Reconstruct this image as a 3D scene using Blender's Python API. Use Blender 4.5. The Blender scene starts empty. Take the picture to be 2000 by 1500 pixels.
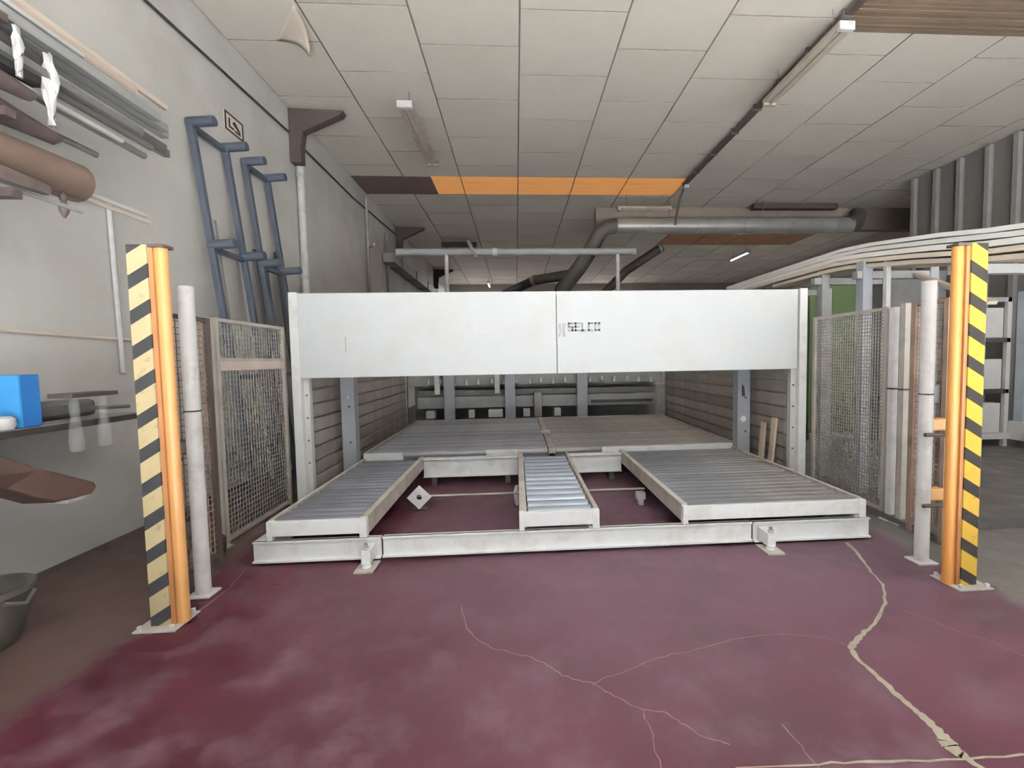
import bpy, bmesh, math, random
from mathutils import Vector, Matrix
random.seed(7)
scene = bpy.context.scene
col = scene.collection

# ------------------------------------------------------------------ camera, world, light, exposure
cd = bpy.data.cameras.new('camera'); cam = bpy.data.objects.new('camera', cd); col.objects.link(cam)
cd.sensor_width = 36; cd.lens = 16.2; cd.shift_x = -0.0325; cd.shift_y = 0.0015
cd.clip_start = 0.05; cd.clip_end = 200
R = Matrix(((0.997856, 0.020820, -0.062041), (-0.063110, 0.055359, -0.996470), (-0.017312, 0.998249, 0.056555)))
cam.matrix_world = Matrix.Translation((0, 0, 1.55)) @ R.to_4x4()
scene.camera = cam

w = bpy.data.worlds.new('sky'); scene.world = w; w.use_nodes = True
bg = w.node_tree.nodes['Background']; bg.inputs[0].default_value = (0.85, 0.925, 1.0, 1); bg.inputs[1].default_value = 0.75

def area(name, loc, rot, sx, sy, power, color=(1, 1, 1), portal=False):
    l = bpy.data.lights.new(name, 'AREA'); l.shape = 'RECTANGLE'; l.size = sx; l.size_y = sy
    l.energy = power; l.color = color
    o = bpy.data.objects.new(name, l); col.objects.link(o); o.location = loc; o.rotation_euler = rot
    if portal: l.cycles.is_portal = True
    return o
# daylight enters through the wide gate behind the camera
area('gate_portal', (3.0, -4.05, 2.55), (math.radians(90), 0, 0), 12.4, 5.0, 1, portal=True)

# sun through the gate lands on the added, unseen pale apron behind the camera and bounces up into the hall
sl = bpy.data.lights.new('sun', 'SUN'); sl.energy = 290; sl.angle = math.radians(0.6); sl.color = (0.92, 0.965, 1.0)
sun = bpy.data.objects.new('sun', sl); col.objects.link(sun); sun.rotation_euler = (math.radians(26), 0, math.radians(-12))
scene.view_settings.view_transform = 'Standard'; scene.view_settings.look = 'None'
scene.view_settings.gamma = 1.0; scene.view_settings.use_curve_mapping = False
scene.view_settings.exposure = 0.32

# ------------------------------------------------------------------ materials
def lin(c):
    return tuple(((v / 255) / 12.92 if v <= 10 else (((v / 255) + 0.055) / 1.055) ** 2.4) for v in c)

def mat(name, rgb, rough=0.6, metal=0.0, var=0.18, scale=4.0, dirt=None, dirt_amt=0.0, dirt_scale=2.5, bump=0.0,
        rnd=0.0, emit=None, emit_s=0.0, spec=0.5, stretch=None):
    m = bpy.data.materials.new(name); m.use_nodes = True
    nt = m.node_tree; b = nt.nodes['Principled BSDF']; N = nt.nodes.new; L = nt.links.new
    c = lin(rgb)
    tc = N('ShaderNodeTexCoord'); mp = N('ShaderNodeMapping'); L(tc.outputs['Object'], mp.inputs[0])
    if stretch: mp.inputs['Scale'].default_value = stretch
    nz = N('ShaderNodeTexNoise'); nz.inputs['Scale'].default_value = scale; nz.inputs['Detail'].default_value = 6
    L(mp.outputs[0], nz.inputs['Vector'])
    rp = N('ShaderNodeValToRGB')
    rp.color_ramp.elements[0].position = 0.3; rp.color_ramp.elements[1].position = 0.7
    rp.color_ramp.elements[0].color = tuple(v * (1 - var) for v in c) + (1,)
    rp.color_ramp.elements[1].color = tuple(min(1, v * (1 + var)) for v in c) + (1,)
    L(nz.outputs[0], rp.inputs[0]); out = rp.outputs[0]
    if dirt:
        n2 = N('ShaderNodeTexNoise'); n2.inputs['Scale'].default_value = dirt_scale; n2.inputs['Detail'].default_value = 8
        n2.inputs['Roughness'].default_value = 0.65
        L(mp.outputs[0], n2.inputs['Vector'])
        r2 = N('ShaderNodeValToRGB'); r2.color_ramp.elements[0].position = 0.48; r2.color_ramp.elements[1].position = 0.72
        r2.color_ramp.elements[0].color = (0, 0, 0, 1); r2.color_ramp.elements[1].color = (dirt_amt,) * 3 + (1,)
        L(n2.outputs[0], r2.inputs[0])
        mx = N('ShaderNodeMixRGB'); L(r2.outputs[0], mx.inputs[0]); L(out, mx.inputs[1])
        mx.inputs[2].default_value = lin(dirt) + (1,); out = mx.outputs[0]
    if rnd:
        oi = N('ShaderNodeObjectInfo'); mr = N('ShaderNodeMapRange')
        mr.inputs[3].default_value = 1 - rnd; mr.inputs[4].default_value = 1 + rnd * 0.5
        L(oi.outputs['Random'], mr.inputs[0])
        hs = N('ShaderNodeHueSaturation'); L(mr.outputs[0], hs.inputs['Value']); L(out, hs.inputs['Color']); out = hs.outputs[0]
    L(out, b.inputs['Base Color'])
    b.inputs['Roughness'].default_value = rough; b.inputs['Metallic'].default_value = metal
    b.inputs['Specular IOR Level'].default_value = spec
    if bump:
        bp = N('ShaderNodeBump'); bp.inputs['Strength'].default_value = bump; bp.inputs['Distance'].default_value = 0.01
        L(nz.outputs[0], bp.inputs['Height']); L(bp.outputs[0], b.inputs['Normal'])
    if emit:
        b.inputs['Emission Color'].default_value = lin(emit) + (1,); b.inputs['Emission Strength'].default_value = emit_s
    return m

M = {}
M['plaster'] = mat('grey_plaster', (204, 203, 201), 0.9, var=0.10, scale=0.8, dirt=(172, 168, 164), dirt_amt=0.5, dirt_scale=0.7, bump=0.1)
M['tile'] = mat('ceiling_tile_white', (246, 240, 231), 0.9, var=0.04, scale=1.2, rnd=0.08, dirt=(220, 210, 197), dirt_amt=0.5, dirt_scale=0.6)
M['tile_back'] = mat('ceiling_back_seam_shade', (92, 84, 78), 0.9)
M['orange_panel'] = mat('glowing_orange_board', (222, 160, 98), 0.6, var=0.25, scale=1.5, stretch=(0.5, 6, 1), emit=(222, 150, 84), emit_s=0.36)  # painted glow: emission stands in for daylight through the roof strip
M['warm_panel'] = mat('dull_warm_board', (176, 134, 98), 0.7, var=0.2, scale=1.5, stretch=(0.5, 6, 1))
M['brown_panel'] = mat('dark_brown_board', (78, 60, 54), 0.8)
M['brown_slat'] = mat('brown_slat', (80, 66, 53), 0.8, var=0.25, scale=3, rnd=0.3, stretch=(0.4, 6, 6))
M['white_paint'] = mat('worn_white_paint', (238, 241, 244), 0.42, var=0.03, scale=3, dirt=(176, 166, 152), dirt_amt=0.5, dirt_scale=3.0)
M['white_panel'] = mat('white_sheet_metal', (208, 213, 218), 0.38, var=0.03, scale=1.2, dirt=(190, 186, 178), dirt_amt=0.5, dirt_scale=1.1)
M['beige_rail'] = mat('dusty_beige_rail', (176, 172, 166), 0.55, var=0.12, scale=6, dirt=(120, 110, 100), dirt_amt=0.5)
M['roller_rear'] = mat('grey_steel_roller', (158, 160, 170), 0.42, 0.2, var=0.25, scale=3, rnd=0.3, stretch=(0.6, 5, 5))
M['roller_dark'] = mat('dark_steel_roller', (106, 109, 119), 0.38, 0.25, var=0.25, scale=3, rnd=0.3, stretch=(0.6, 5, 5))
M['roller_blue'] = mat('bright_steel_roller', (158, 168, 184), 0.28, 0.5, var=0.15, scale=3, rnd=0.15, stretch=(0.6, 5, 5))
M['roller_dust'] = mat('dusty_roller', (96, 99, 107), 0.5, 0.2, var=0.3, scale=2.5, dirt=(164, 146, 124), dirt_amt=0.9, dirt_scale=1.8, rnd=0.25, stretch=(0.8, 4, 4))
M['roller_dust2'] = mat('pale_dusty_roller', (150, 148, 148), 0.5, 0.2, var=0.3, scale=2.5, dirt=(186, 164, 140), dirt_amt=0.9, dirt_scale=1.2, rnd=0.25, stretch=(0.8, 4, 4))
M['grey_steel'] = mat('blue_grey_paint', (146, 150, 158), 0.5, var=0.08)
M['lightgrey'] = mat('light_grey_paint', (196, 196, 196), 0.5, var=0.06)
M['darkgrey'] = mat('dark_grey_steel', (74, 74, 76), 0.6, var=0.2)
M['midgrey'] = mat('mid_grey_steel', (128, 128, 130), 0.6, var=0.15)
M['slat'] = mat('grey_brown_slat', (132, 127, 124), 0.75, var=0.2, rnd=0.25, dirt=(160, 138, 122), dirt_amt=0.6, dirt_scale=1.2)
M['galv'] = mat('galvanised_duct', (176, 176, 174), 0.4, 0.5, var=0.15, scale=2)
M['blackduct'] = mat('black_duct', (62, 60, 58), 0.6, var=0.2)
M['rack_blue'] = mat('blue_grey_rack', (52, 59, 71), 0.55, var=0.12)
M['darkbrown'] = mat('dark_brown_steel', (50, 40, 38), 0.7, var=0.15)
M['white_pipe'] = mat('white_pipe_paint', (220, 220, 222), 0.4, var=0.04, dirt=(150, 146, 142), dirt_amt=0.5, dirt_scale=5)
M['mesh_brown'] = mat('brown_wire', (120, 100, 88), 0.7, var=0.2)
M['mesh_grey'] = mat('beige_wire', (128, 124, 120), 0.7, var=0.2)
M['mesh_frame'] = mat('beige_frame', (156, 150, 144), 0.6, var=0.12)
M['amber'] = mat('amber_paint', (168, 116, 58), 0.42, var=0.08)
M['amber_pale'] = mat('pale_amber_paint', (180, 134, 84), 0.42, var=0.08)
M['cream'] = mat('cream_bar', (226, 214, 202), 0.5, var=0.06)
M['pinkbar'] = mat('pinkish_bar', (182, 168, 160), 0.6, var=0.1)
M['alu'] = mat('grey_aluminium', (150, 152, 152), 0.45, 0.35, var=0.15, stretch=(6, .3, 6))
M['dark_alu'] = mat('dark_aluminium', (92, 92, 92), 0.5, 0.35, var=0.2, stretch=(6, .3, 6))
M['cardboard'] = mat('brown_cardboard', (78, 63, 55), 0.8, var=0.1)
M['brown_leather'] = mat('reddish_brown_board', (56, 39, 33), 0.7, var=0.2)
M['scrap'] = mat('dark_scrap', (62, 52, 50), 0.8, var=0.35, scale=12)
M['blue'] = mat('bright_blue', (22, 82, 140), 0.45, var=0.08)
M['blue_light'] = mat('light_blue', (52, 130, 190), 0.45, var=0.06)
M['steel_blue'] = mat('pale_blue_steel', (178, 188, 200), 0.5, var=0.08)
M['sky_panel'] = mat('blue_strip', (104, 146, 180), 0.5, var=0.15)
M['green'] = mat('green_sheet', (50, 66, 34), 0.8, var=0.15, scale=1.5)
M['grey_bin'] = mat('dark_grey_plastic', (62, 60, 56), 0.6, var=0.1)
M['ink'] = mat('grey_ink', (112, 112, 120), 0.6, var=0.05)
M['pale_ink'] = mat('pale_grey_ink', (160, 158, 164), 0.6, var=0.05)
M['black'] = mat('near_black', (34, 32, 32), 0.6, var=0.2)
M['wood_scrap'] = mat('pale_wood', (188, 170, 152), 0.8, var=0.15)
M['pvc'] = mat('white_plastic_strip', (250, 250, 249), 0.4, var=0.1, scale=5, rnd=0.12, stretch=(6, .6, 6))
M['pvc_beige'] = mat('beige_strip', (216, 204, 190), 0.6, var=0.15, scale=5, rnd=0.15, stretch=(6, .6, 6))
M['filler'] = mat('pale_crack_filler', (132, 128, 116), 0.9, var=0.15, scale=14)
M['hairline'] = mat('hairline_crack', (112, 88, 92), 0.9, var=0.2, scale=14)
M['tube_lit'] = mat('lit_tube', (255, 255, 255), 0.5, emit=(255, 255, 250), emit_s=9.0)
M['concrete_dark'] = mat('dark_wall', (168, 164, 160), 0.9, var=0.15, scale=0.6)
M['lamp_body'] = mat('grey_brown_lamp', (146, 137, 128), 0.6)
M['stud'] = mat('grey_stud', (112, 110, 109), 0.7, var=0.1)
M['groove_shade'] = mat('painted_groove_shade', (128, 84, 48), 0.6)
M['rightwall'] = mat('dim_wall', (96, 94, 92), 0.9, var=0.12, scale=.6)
M['bounce_apron'] = mat('bounce_concrete', (196, 192, 186), 0.9, var=0.08, scale=1.0)
M['header'] = mat('brown_header', (104, 94, 86), 0.8, var=0.12, scale=0.8)

def clear_mat():
    m = bpy.data.materials.new('clear_plastic'); m.use_nodes = True
    b = m.node_tree.nodes['Principled BSDF']
    b.inputs['Base Color'].default_value = (0.85, 0.86, 0.87, 1); b.inputs['Roughness'].default_value = 0.25
    b.inputs['Alpha'].default_value = 0.16
    return m
M['clear'] = clear_mat()

def stripe_mat(name, yellow, black, sgn):
    # diagonal hazard tape: bands run across the plate, period 0.2 m
    m = bpy.data.materials.new(name); m.use_nodes = True
    nt = m.node_tree; b = nt.nodes['Principled BSDF']; N = nt.nodes.new; L = nt.links.new
    tc = N('ShaderNodeTexCoord'); sp = N('ShaderNodeSeparateXYZ'); L(tc.outputs['Object'], sp.inputs[0])
    mx = N('ShaderNodeMath'); mx.operation = 'MULTIPLY'; mx.inputs[1].default_value = -0.62 * sgn; L(sp.outputs[0], mx.inputs[0])
    ad = N('ShaderNodeMath'); ad.operation = 'ADD'; L(sp.outputs[2], ad.inputs[0]); L(mx.outputs[0], ad.inputs[1])
    dv = N('ShaderNodeMath'); dv.operation = 'DIVIDE'; dv.inputs[1].default_value = 0.2; L(ad.outputs[0], dv.inputs[0])
    ph = N('ShaderNodeMath'); ph.operation = 'ADD'; ph.inputs[1].default_value = 0.5; L(dv.outputs[0], ph.inputs[0])
    fr = N('ShaderNodeMath'); fr.operation = 'FRACT'; L(ph.outputs[0], fr.inputs[0])
    gt = N('ShaderNodeMath'); gt.operation = 'GREATER_THAN'; gt.inputs[1].default_value = 0.60; L(fr.outputs[0], gt.inputs[0])
    nz = N('ShaderNodeTexNoise'); nz.inputs['Scale'].default_value = 22; nz.inputs['Detail'].default_value = 5; L(tc.outputs['Object'], nz.inputs['Vector'])
    rp = N('ShaderNodeValToRGB'); rp.color_ramp.elements[0].position = 0.30; rp.color_ramp.elements[1].position = 0.42
    rp.color_ramp.elements[0].color = tuple(v * 0.7 for v in lin(yellow)) + (1,); rp.color_ramp.elements[1].color = lin(yellow) + (1,)
    L(nz.outputs[0], rp.inputs[0])
    mix = N('ShaderNodeMixRGB'); L(gt.outputs[0], mix.inputs[0]); L(rp.outputs[0], mix.inputs[1]); mix.inputs[2].default_value = lin(black) + (1,)
    L(mix.outputs[0], b.inputs['Base Color']); b.inputs['Roughness'].default_value = 0.8; b.inputs['Specular IOR Level'].default_value = 0.2
    return m
M['stripe_pale'] = stripe_mat('hazard_stripes_pale', (156, 143, 112), (38, 39, 42), 1)
M['stripe_yellow'] = stripe_mat('hazard_stripes_yellow', (158, 128, 50), (34, 31, 30), -1)

def floor_mat():
    m = bpy.data.materials.new('painted_concrete'); m.use_nodes = True
    nt = m.node_tree; b = nt.nodes['Principled BSDF']; N = nt.nodes.new; L = nt.links.new
    tc = N('ShaderNodeTexCoord'); sp = N('ShaderNodeSeparateXYZ'); L(tc.outputs['Object'], sp.inputs[0])
    def noise(s, d=6, r=0.55):
        n = N('ShaderNodeTexNoise'); n.inputs['Scale'].default_value = s; n.inputs['Detail'].default_value = d; n.inputs['Roughness'].default_value = r
        L(tc.outputs['Object'], n.inputs['Vector']); return n
    def math_(op, a, bb, clamp=False):
        n = N('ShaderNodeMath'); n.operation = op; n.use_clamp = clamp
        for i, v in enumerate((a, bb)):
            if isinstance(v, (int, float)): n.inputs[i].default_value = v
            else: L(v, n.inputs[i])
        return n.outputs[0]
    def ramp(src, p0, c0, p1, c1):
        r = N('ShaderNodeValToRGB'); r.color_ramp.elements[0].position = p0; r.color_ramp.elements[1].position = p1
        r.color_ramp.elements[0].color = c0; r.color_ramp.elements[1].color = c1; L(src, r.inputs[0]); return r.outputs[0]
    def mix(f, a, bb):
        n = N('ShaderNodeMixRGB')
        if isinstance(f, float): n.inputs[0].default_value = f
        else: L(f, n.inputs[0])
        for i, v in ((1, a), (2, bb)):
            if isinstance(v, tuple): n.inputs[i].default_value = v
            else: L(v, n.inputs[i])
        return n.outputs[0]
    C = lambda r, g, bl: lin((r, g, bl)) + (1,)
    n1 = noise(0.9); n2 = noise(3.5, 8, 0.65); n3 = noise(16, 6, 0.7)
    # mask: painted strip between the two safety fences
    wob = math_('MULTIPLY', math_('SUBTRACT', n2.outputs[0], 0.5), 0.5)
    x = math_('ADD', sp.outputs[0], wob)
    left = math_('MULTIPLY', math_('ADD', x, 2.33), 9.0, True)
    right = math_('MULTIPLY', math_('SUBTRACT', 3.12, x), 9.0, True)
    front = math_('MULTIPLY', left, right)
    red = ramp(n1.outputs[0], 0.32, C(40, 12, 20), 0.70, C(56, 23, 34))
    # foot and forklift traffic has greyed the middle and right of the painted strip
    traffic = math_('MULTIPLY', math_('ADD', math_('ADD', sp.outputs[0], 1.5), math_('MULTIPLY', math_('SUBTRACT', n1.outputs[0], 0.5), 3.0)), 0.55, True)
    near_shade = math_('ADD', math_('MULTIPLY', math_('SUBTRACT', sp.outputs[1], 1.6), 0.5, True), 0.25, True)   # less greying toward the camera: painted shade on the near floor
    red = mix(math_('MULTIPLY', math_('MULTIPLY', traffic, near_shade), 0.75), red, C(82, 62, 75))
    n4 = noise(1.3, 7, 0.6)
    scuff = ramp(n4.outputs[0], 0.50, (0, 0, 0, 1), 0.66, (0.55, 0.55, 0.55, 1))
    red = mix(math_('MULTIPLY', scuff, traffic), red, C(50, 40, 47))
    wear = ramp(n2.outputs[0], 0.48, (0, 0, 0, 1), 0.75, (0.7, 0.7, 0.7, 1))
    red = mix(wear, red, C(82, 66, 77))
    spk = ramp(n3.outputs[0], 0.70, (0, 0, 0, 1), 0.76, (0.3, 0.3, 0.3, 1))
    red = mix(spk, red, C(110, 94, 100))
    grey = ramp(n1.outputs[0], 0.3, C(82, 80, 79), 0.7, C(100, 98, 96))
    edge = ramp(n3.outputs[0], 0.4, C(74, 70, 70), 0.7, C(96, 90, 90))
    grey = mix(0.35, grey, edge)
    brown = ramp(n2.outputs[0], 0.3, C(54, 42, 40), 0.75, C(74, 60, 57))   # old brown coating along the left wall
    side = math_('MULTIPLY', math_('SUBTRACT', 0.5, sp.outputs[0]), 2.0, True)
    grey = mix(side, grey, brown)
    colr = mix(front, grey, red)
    L(colr, b.inputs['Base Color'])
    rr = ramp(n2.outputs[0], 0.3, (0.34,) * 3 + (1,), 0.7, (0.6,) * 3 + (1,))
    L(rr, b.inputs['Roughness']); b.inputs['Specular IOR Level'].default_value = 0.14
    bp = N('ShaderNodeBump'); bp.inputs['Strength'].default_value = 0.06; bp.inputs['Distance'].default_value = 0.004
    L(n3.outputs[0], bp.inputs['Height']); L(bp.outputs[0], b.inputs['Normal'])
    return m
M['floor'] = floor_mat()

# ------------------------------------------------------------------ mesh helpers
class MB:
    def __init__(s): s.v = []; s.f = []
    def add(s, vs, fs):
        k = len(s.v); s.v += [tuple(v) for v in vs]; s.f += [tuple(i + k for i in f) for f in fs]; return s
    def box(s, x0, x1, y0, y1, z0, z1):
        return s.add([(x0, y0, z0), (x1, y0, z0), (x1, y1, z0), (x0, y1, z0), (x0, y0, z1), (x1, y0, z1), (x1, y1, z1), (x0, y1, z1)],
                     [(0, 3, 2, 1), (4, 5, 6, 7), (0, 1, 5, 4), (1, 2, 6, 5), (2, 3, 7, 6), (3, 0, 4, 7)])
    def bar(s, p0, p1, wd, h, up=(0, 0, 1)):
        p0 = Vector(p0); p1 = Vector(p1); d = (p1 - p0).normalized(); up = Vector(up)
        if abs(d.dot(up)) > 0.98: up = Vector((0, 1, 0))
        sd = d.cross(up).normalized() * wd / 2; u = sd.cross(d).normalized() * h / 2
        vs = [p + a * sd + c * u for p in (p0, p1) for a, c in ((-1, -1), (1, -1), (1, 1), (-1, 1))]
        return s.add(vs, [(0, 1, 2, 3), (7, 6, 5, 4), (0, 4, 5, 1), (1, 5, 6, 2), (2, 6, 7, 3), (3, 7, 4, 0)])
    def tube(s, pts, r, n=10, caps=True, flat=1.0):
        pts = [Vector(p) for p in pts]; rings = []; prev = None
        rs = r if isinstance(r, (list, tuple)) else [r] * len(pts)
        for i, p in enumerate(pts):
            d = (pts[min(i + 1, len(pts) - 1)] - pts[max(i - 1, 0)]).normalized()
            up = Vector((0, 0, 1)) if abs(d.z) < 0.95 else Vector((0, 1, 0))
            sd = d.cross(up).normalized() if prev is None else (prev - d * prev.dot(d)).normalized()
            prev = sd; u = sd.cross(d)
            rings.append([p + sd * rs[i] * math.cos(2 * math.pi * k / n) + u * rs[i] * flat * math.sin(2 * math.pi * k / n) for k in range(n)])
        vs = [v for rg in rings for v in rg]; fs = []
        for i in range(len(pts) - 1):
            for k in range(n):
                a = i * n + k; b2 = i * n + (k + 1) % n; fs.append((a, b2, b2 + n, a + n))
        if caps: fs.append(tuple(range(n))[::-1]); fs.append(tuple(range((len(pts) - 1) * n, len(pts) * n)))
        return s.add(vs, fs)
    def prism(s, poly, ext):
        e = Vector(ext); n = len(poly); vs = [Vector(p) for p in poly] + [Vector(p) + e for p in poly]
        fs = [tuple(range(n)), tuple(range(2 * n - 1, n - 1, -1))]
        for i in range(n): j = (i + 1) % n; fs.append((i, i + n, j + n, j))
        return s.add(vs, fs)
    def ring(s, c, r0, r1, n, ax, thick, rot=0):
        # flat plate with n-gon outline r1 and round hole r0; ax 'y': normal along y
        vs = []; m = 16
        for t in (0, thick):
            for k in range(m):
                a = 2 * math.pi * k / m + rot
                q = math.pi / n; aa = (a - rot) % (2 * q); rad = r1 * math.cos(q) / math.cos(aa - q)
                for rr in (r0, rad): vs.append((c[0] + rr * math.cos(a), c[1] + t, c[2] + rr * math.sin(a)))
        fs = []
        for k in range(m):
            j = (k + 1) % m; i0, o0, i1, o1 = 2 * k, 2 * k + 1, 2 * j, 2 * j + 1; B = 2 * m
            fs += [(i0, o0, o1, i1), (i0 + B, i1 + B, o1 + B, o0 + B), (o0, o0 + B, o1 + B, o1), (i0, i1, i1 + B, i0 + B)]
        return s.add(vs, fs)
    def lathe(s, prof, c, n=20):
        vs = [(c[0] + r * math.cos(2 * math.pi * k / n), c[1] + r * math.sin(2 * math.pi * k / n), c[2] + z) for r, z in prof for k in range(n)]
        fs = []
        for i in range(len(prof) - 1):
            for k in range(n): a = i * n + k; b2 = i * n + (k + 1) % n; fs.append((a, b2, b2 + n, a + n))
        fs.append(tuple(range(n))[::-1]); fs.append(tuple(range((len(prof) - 1) * n, len(prof) * n)))
        return s.add(vs, fs)
    def mesh(s, name, m, smooth=False):
        me = bpy.data.meshes.new(name); me.from_pydata(s.v, [], s.f)
        bm = bmesh.new(); bm.from_mesh(me); bmesh.ops.recalc_face_normals(bm, faces=bm.faces); bm.to_mesh(me); bm.free()
        me.materials.append(M[m])
        if smooth:
            me.shade_smooth(); me.set_sharp_from_angle(angle=math.radians(40))
        return me
    def build(s, name, m, parent=None, smooth=False, bevel=0.0, kind=None):
        if parent is None and s.v:
            xs, ys, zs = zip(*s.v); o0 = Vector(((min(xs) + max(xs)) / 2, (min(ys) + max(ys)) / 2, min(zs)))
            s.v = [tuple(Vector(v) - o0) for v in s.v]
        o = bpy.data.objects.new(name, s.mesh(name, m, smooth)); col.objects.link(o)
        if parent is None: o.location = o0
        else: attach(o, parent)
        if bevel:
            md = o.modifiers.new('bevel', 'BEVEL'); md.width = bevel; md.segments = 2; md.limit_method = 'ANGLE'; md.angle_limit = math.radians(50)
        if kind: o['kind'] = kind
        return o

def world_loc(o):
    p = Vector(o.location)
    while o.parent: o = o.parent; p = p + Vector(o.location)
    return p
LOC = {}
def attach(o, parent):
    # parts keep world coordinates: only translations are used
    o.parent = parent
    o.matrix_parent_inverse = Matrix.Translation(-LOC.get(parent.name, Vector((0, 0, 0))))
    LOC[o.name] = Vector((0, 0, 0))
def thing(name, label, cat, loc=(0, 0, 0), group=None):
    o = bpy.data.objects.new(name, None); col.objects.link(o); o.location = loc; LOC[o.name] = Vector(loc)
    o.empty_display_size = 0.1
    return tag(o, label, cat, group)
def tag(o, label, cat, group=None):
    o['label'] = label; o['category'] = cat
    if group: o['group'] = group
    return o
def struct(o):
    o['kind'] = 'structure'; LOC[o.name] = Vector(o.location); return o
def piece(name, me, loc, parent):
    # repeated part sharing mesh data, centred on loc (world)
    o = bpy.data.objects.new(name, me); col.objects.link(o); attach(o, parent); o.location = loc; return o
def box(*a): return MB().box(*a)

# ================================================================== STRUCTURE
XL, XR, YN, YF, ZC = -3.65, 9.7, -4.0, 26.0, 5.75
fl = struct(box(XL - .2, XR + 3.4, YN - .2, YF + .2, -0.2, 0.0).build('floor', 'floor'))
# object coordinates of the floor equal world coordinates
fl.data.transform(Matrix.Translation(fl.location)); fl.location = (0, 0, 0); LOC[fl.name] = Vector((0, 0, 0))

struct(box(XL, XR, YN - 3, -0.9, 0.0, 0.004).build('floor_bounce_slab', 'bounce_apron'))  # unseen pale slab, added to bounce sunlight up to the ceiling
wl = struct(box(XL - .2, XL, YN, YF, 0, 6.3).build('wall_left', 'plaster'))
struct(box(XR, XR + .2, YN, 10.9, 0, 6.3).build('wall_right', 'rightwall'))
struct(box(XR + 3, XR + 3.2, 10.9, YF, 0, 6.3).build('wall_far_right', 'concrete_dark'))
struct(box(XR, XR + 3.2, 10.7, 10.9, 0, 6.3).build('wall_return', 'concrete_dark'))
struct(box(XL, XR + 3, YF, YF + .2, 0, 6.3).build('wall_far', 'concrete_dark'))
wn = MB().box(XL, -3.2, YN - .2, YN, 0, 6.3).box(9.2, XR, YN - .2, YN, 0, 6.3).box(-3.2, 9.2, YN - .2, YN, 5.05, 6.3)
struct(wn.build('wall_near', 'plaster'))

ceil = struct(box(XL, XR + 3.2, YN, YF, ZC + 0.014, ZC + 0.2).build('ceiling', 'tile_back'))
# tile columns and running-bond rows
cols = [-3.65, -2.47, -1.19, 0.13, 1.46, 2.72, 4.15, 5.31, 6.63, 7.93, 9.25, 10.5, 11.8, 12.9]
pitch = 1.28
tmesh = {}
def tile(x0, x1, y0, y1, m, dz=0.0, nm='ceiling_tile', gap=0.011):
    k = (round(x1 - x0, 3), round(y1 - y0, 3), m)
    if k not in tmesh:
        hx, hy = (x1 - x0) / 2 - gap, (y1 - y0) / 2 - gap * 0.7
        me = MB().box(-hx, hx, -hy, hy, 0, 0.03).mesh(nm, m); me.materials.append(M['tile_back'])
        for pl in me.polygons: pl.material_index = 0 if abs(pl.normal.z) > 0.5 else 1  # dark side faces paint the shadow gap between tiles
        tmesh[k] = me
    jz = random.uniform(-0.003, 0.003)
    o = piece(nm, tmesh[k], ((x0 + x1) / 2, (y0 + y1) / 2, ZC + 0.006 + jz + dz), ceil)
    return o
S0, S1 = 10.88, 12.02
for ci in range(len(cols) - 1):
    x0, x1 = cols[ci], cols[ci + 1]
    if x0 > XR and False: continue
    off = 5.78 if ci % 2 == 1 else 6.45
    ys = [off + pitch * k for k in range(-9, 17)]
    ys = [y for y in ys if YN < y < YF]
    ys = [YN] + ys + [YF]
    strip = x1 <= 4.2
    for a, b in zip(ys[:-1], ys[1:]):
        segs = [(a, b)]
        if strip:
            segs = []
            if a < S0: segs.append((a, min(b, S0)))
            if b > S1: segs.append((max(a, S1), b))
        elif 4.1 < x0 < 9.6:
            segs = []
            if a < 4.2: segs.append((a, min(b, 4.2)))
            if b > 6.0: segs.append((max(a, 6.0), b))
        for (p, q) in segs:
            if q - p > 0.12 and not (x0 >= 9.2 and q < 10.9 and x0 > 9.7): tile(x0, x1, p, q, 'tile')
    if strip:
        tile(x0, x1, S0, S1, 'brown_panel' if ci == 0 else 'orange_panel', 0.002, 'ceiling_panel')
tile(-2.47, -1.85, S0, S1, 'brown_panel', -0.008, 'ceiling_panel')
# second warm strip deeper in the hall
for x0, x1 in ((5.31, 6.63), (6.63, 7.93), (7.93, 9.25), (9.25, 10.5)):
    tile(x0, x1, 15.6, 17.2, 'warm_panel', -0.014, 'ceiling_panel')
# exposed brown slats over the right aisle
sm = MB().box(-2.72, 2.72, -0.026, 0.026, 0, 0.03).mesh('ceiling_slat', 'brown_slat')
y = 4.24
while y < 5.99:
    piece('ceiling_slat', sm, (6.90, y, ZC - 0.006 + random.uniform(-.005, .005)), ceil); y += 0.066
# torn curled tile edge
fp = MB(); n = 10
A_, B_, C_ = Vector((-2.50, 5.78, ZC - .01)), Vector((-3.02, 6.42, ZC - .01)), Vector((-2.50, 6.42, ZC - .01))
idx = {}
for i in range(n):
    for j in range(i + 1):
        u = i / (n - 1); v_ = (j / i) if i else 0
        p = A_.lerp(B_, u).lerp(A_.lerp(C_, u), v_)
        k_ = u * v_; p.z -= 0.20 * k_ ** 2.5; p.x -= 0.10 * k_ ** 3
        idx[(i, j)] = len(fp.v); fp.v.append(tuple(p))
for i in range(n - 1):
    for j in range(i + 1):
        fp.f.append((idx[(i, j)], idx[(i + 1, j)], idx[(i + 1, j + 1)]))
        if j < i: fp.f.append((idx[(i, j)], idx[(i + 1, j + 1)], idx[(i, j + 1)]))
fo = fp.build('torn_ceiling_sheet', 'cream', smooth=True); fo.modifiers.new('solid', 'SOLIDIFY').thickness = 0.012
tag(fo, 'torn white ceiling sheet curling down beside the left wall', 'ceiling sheet')
# lower header beyond the duct
hd = struct(box(2.3, XR + 3, 12.95, 13.25, 5.15, ZC).build('trim_1', 'header'))

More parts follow.
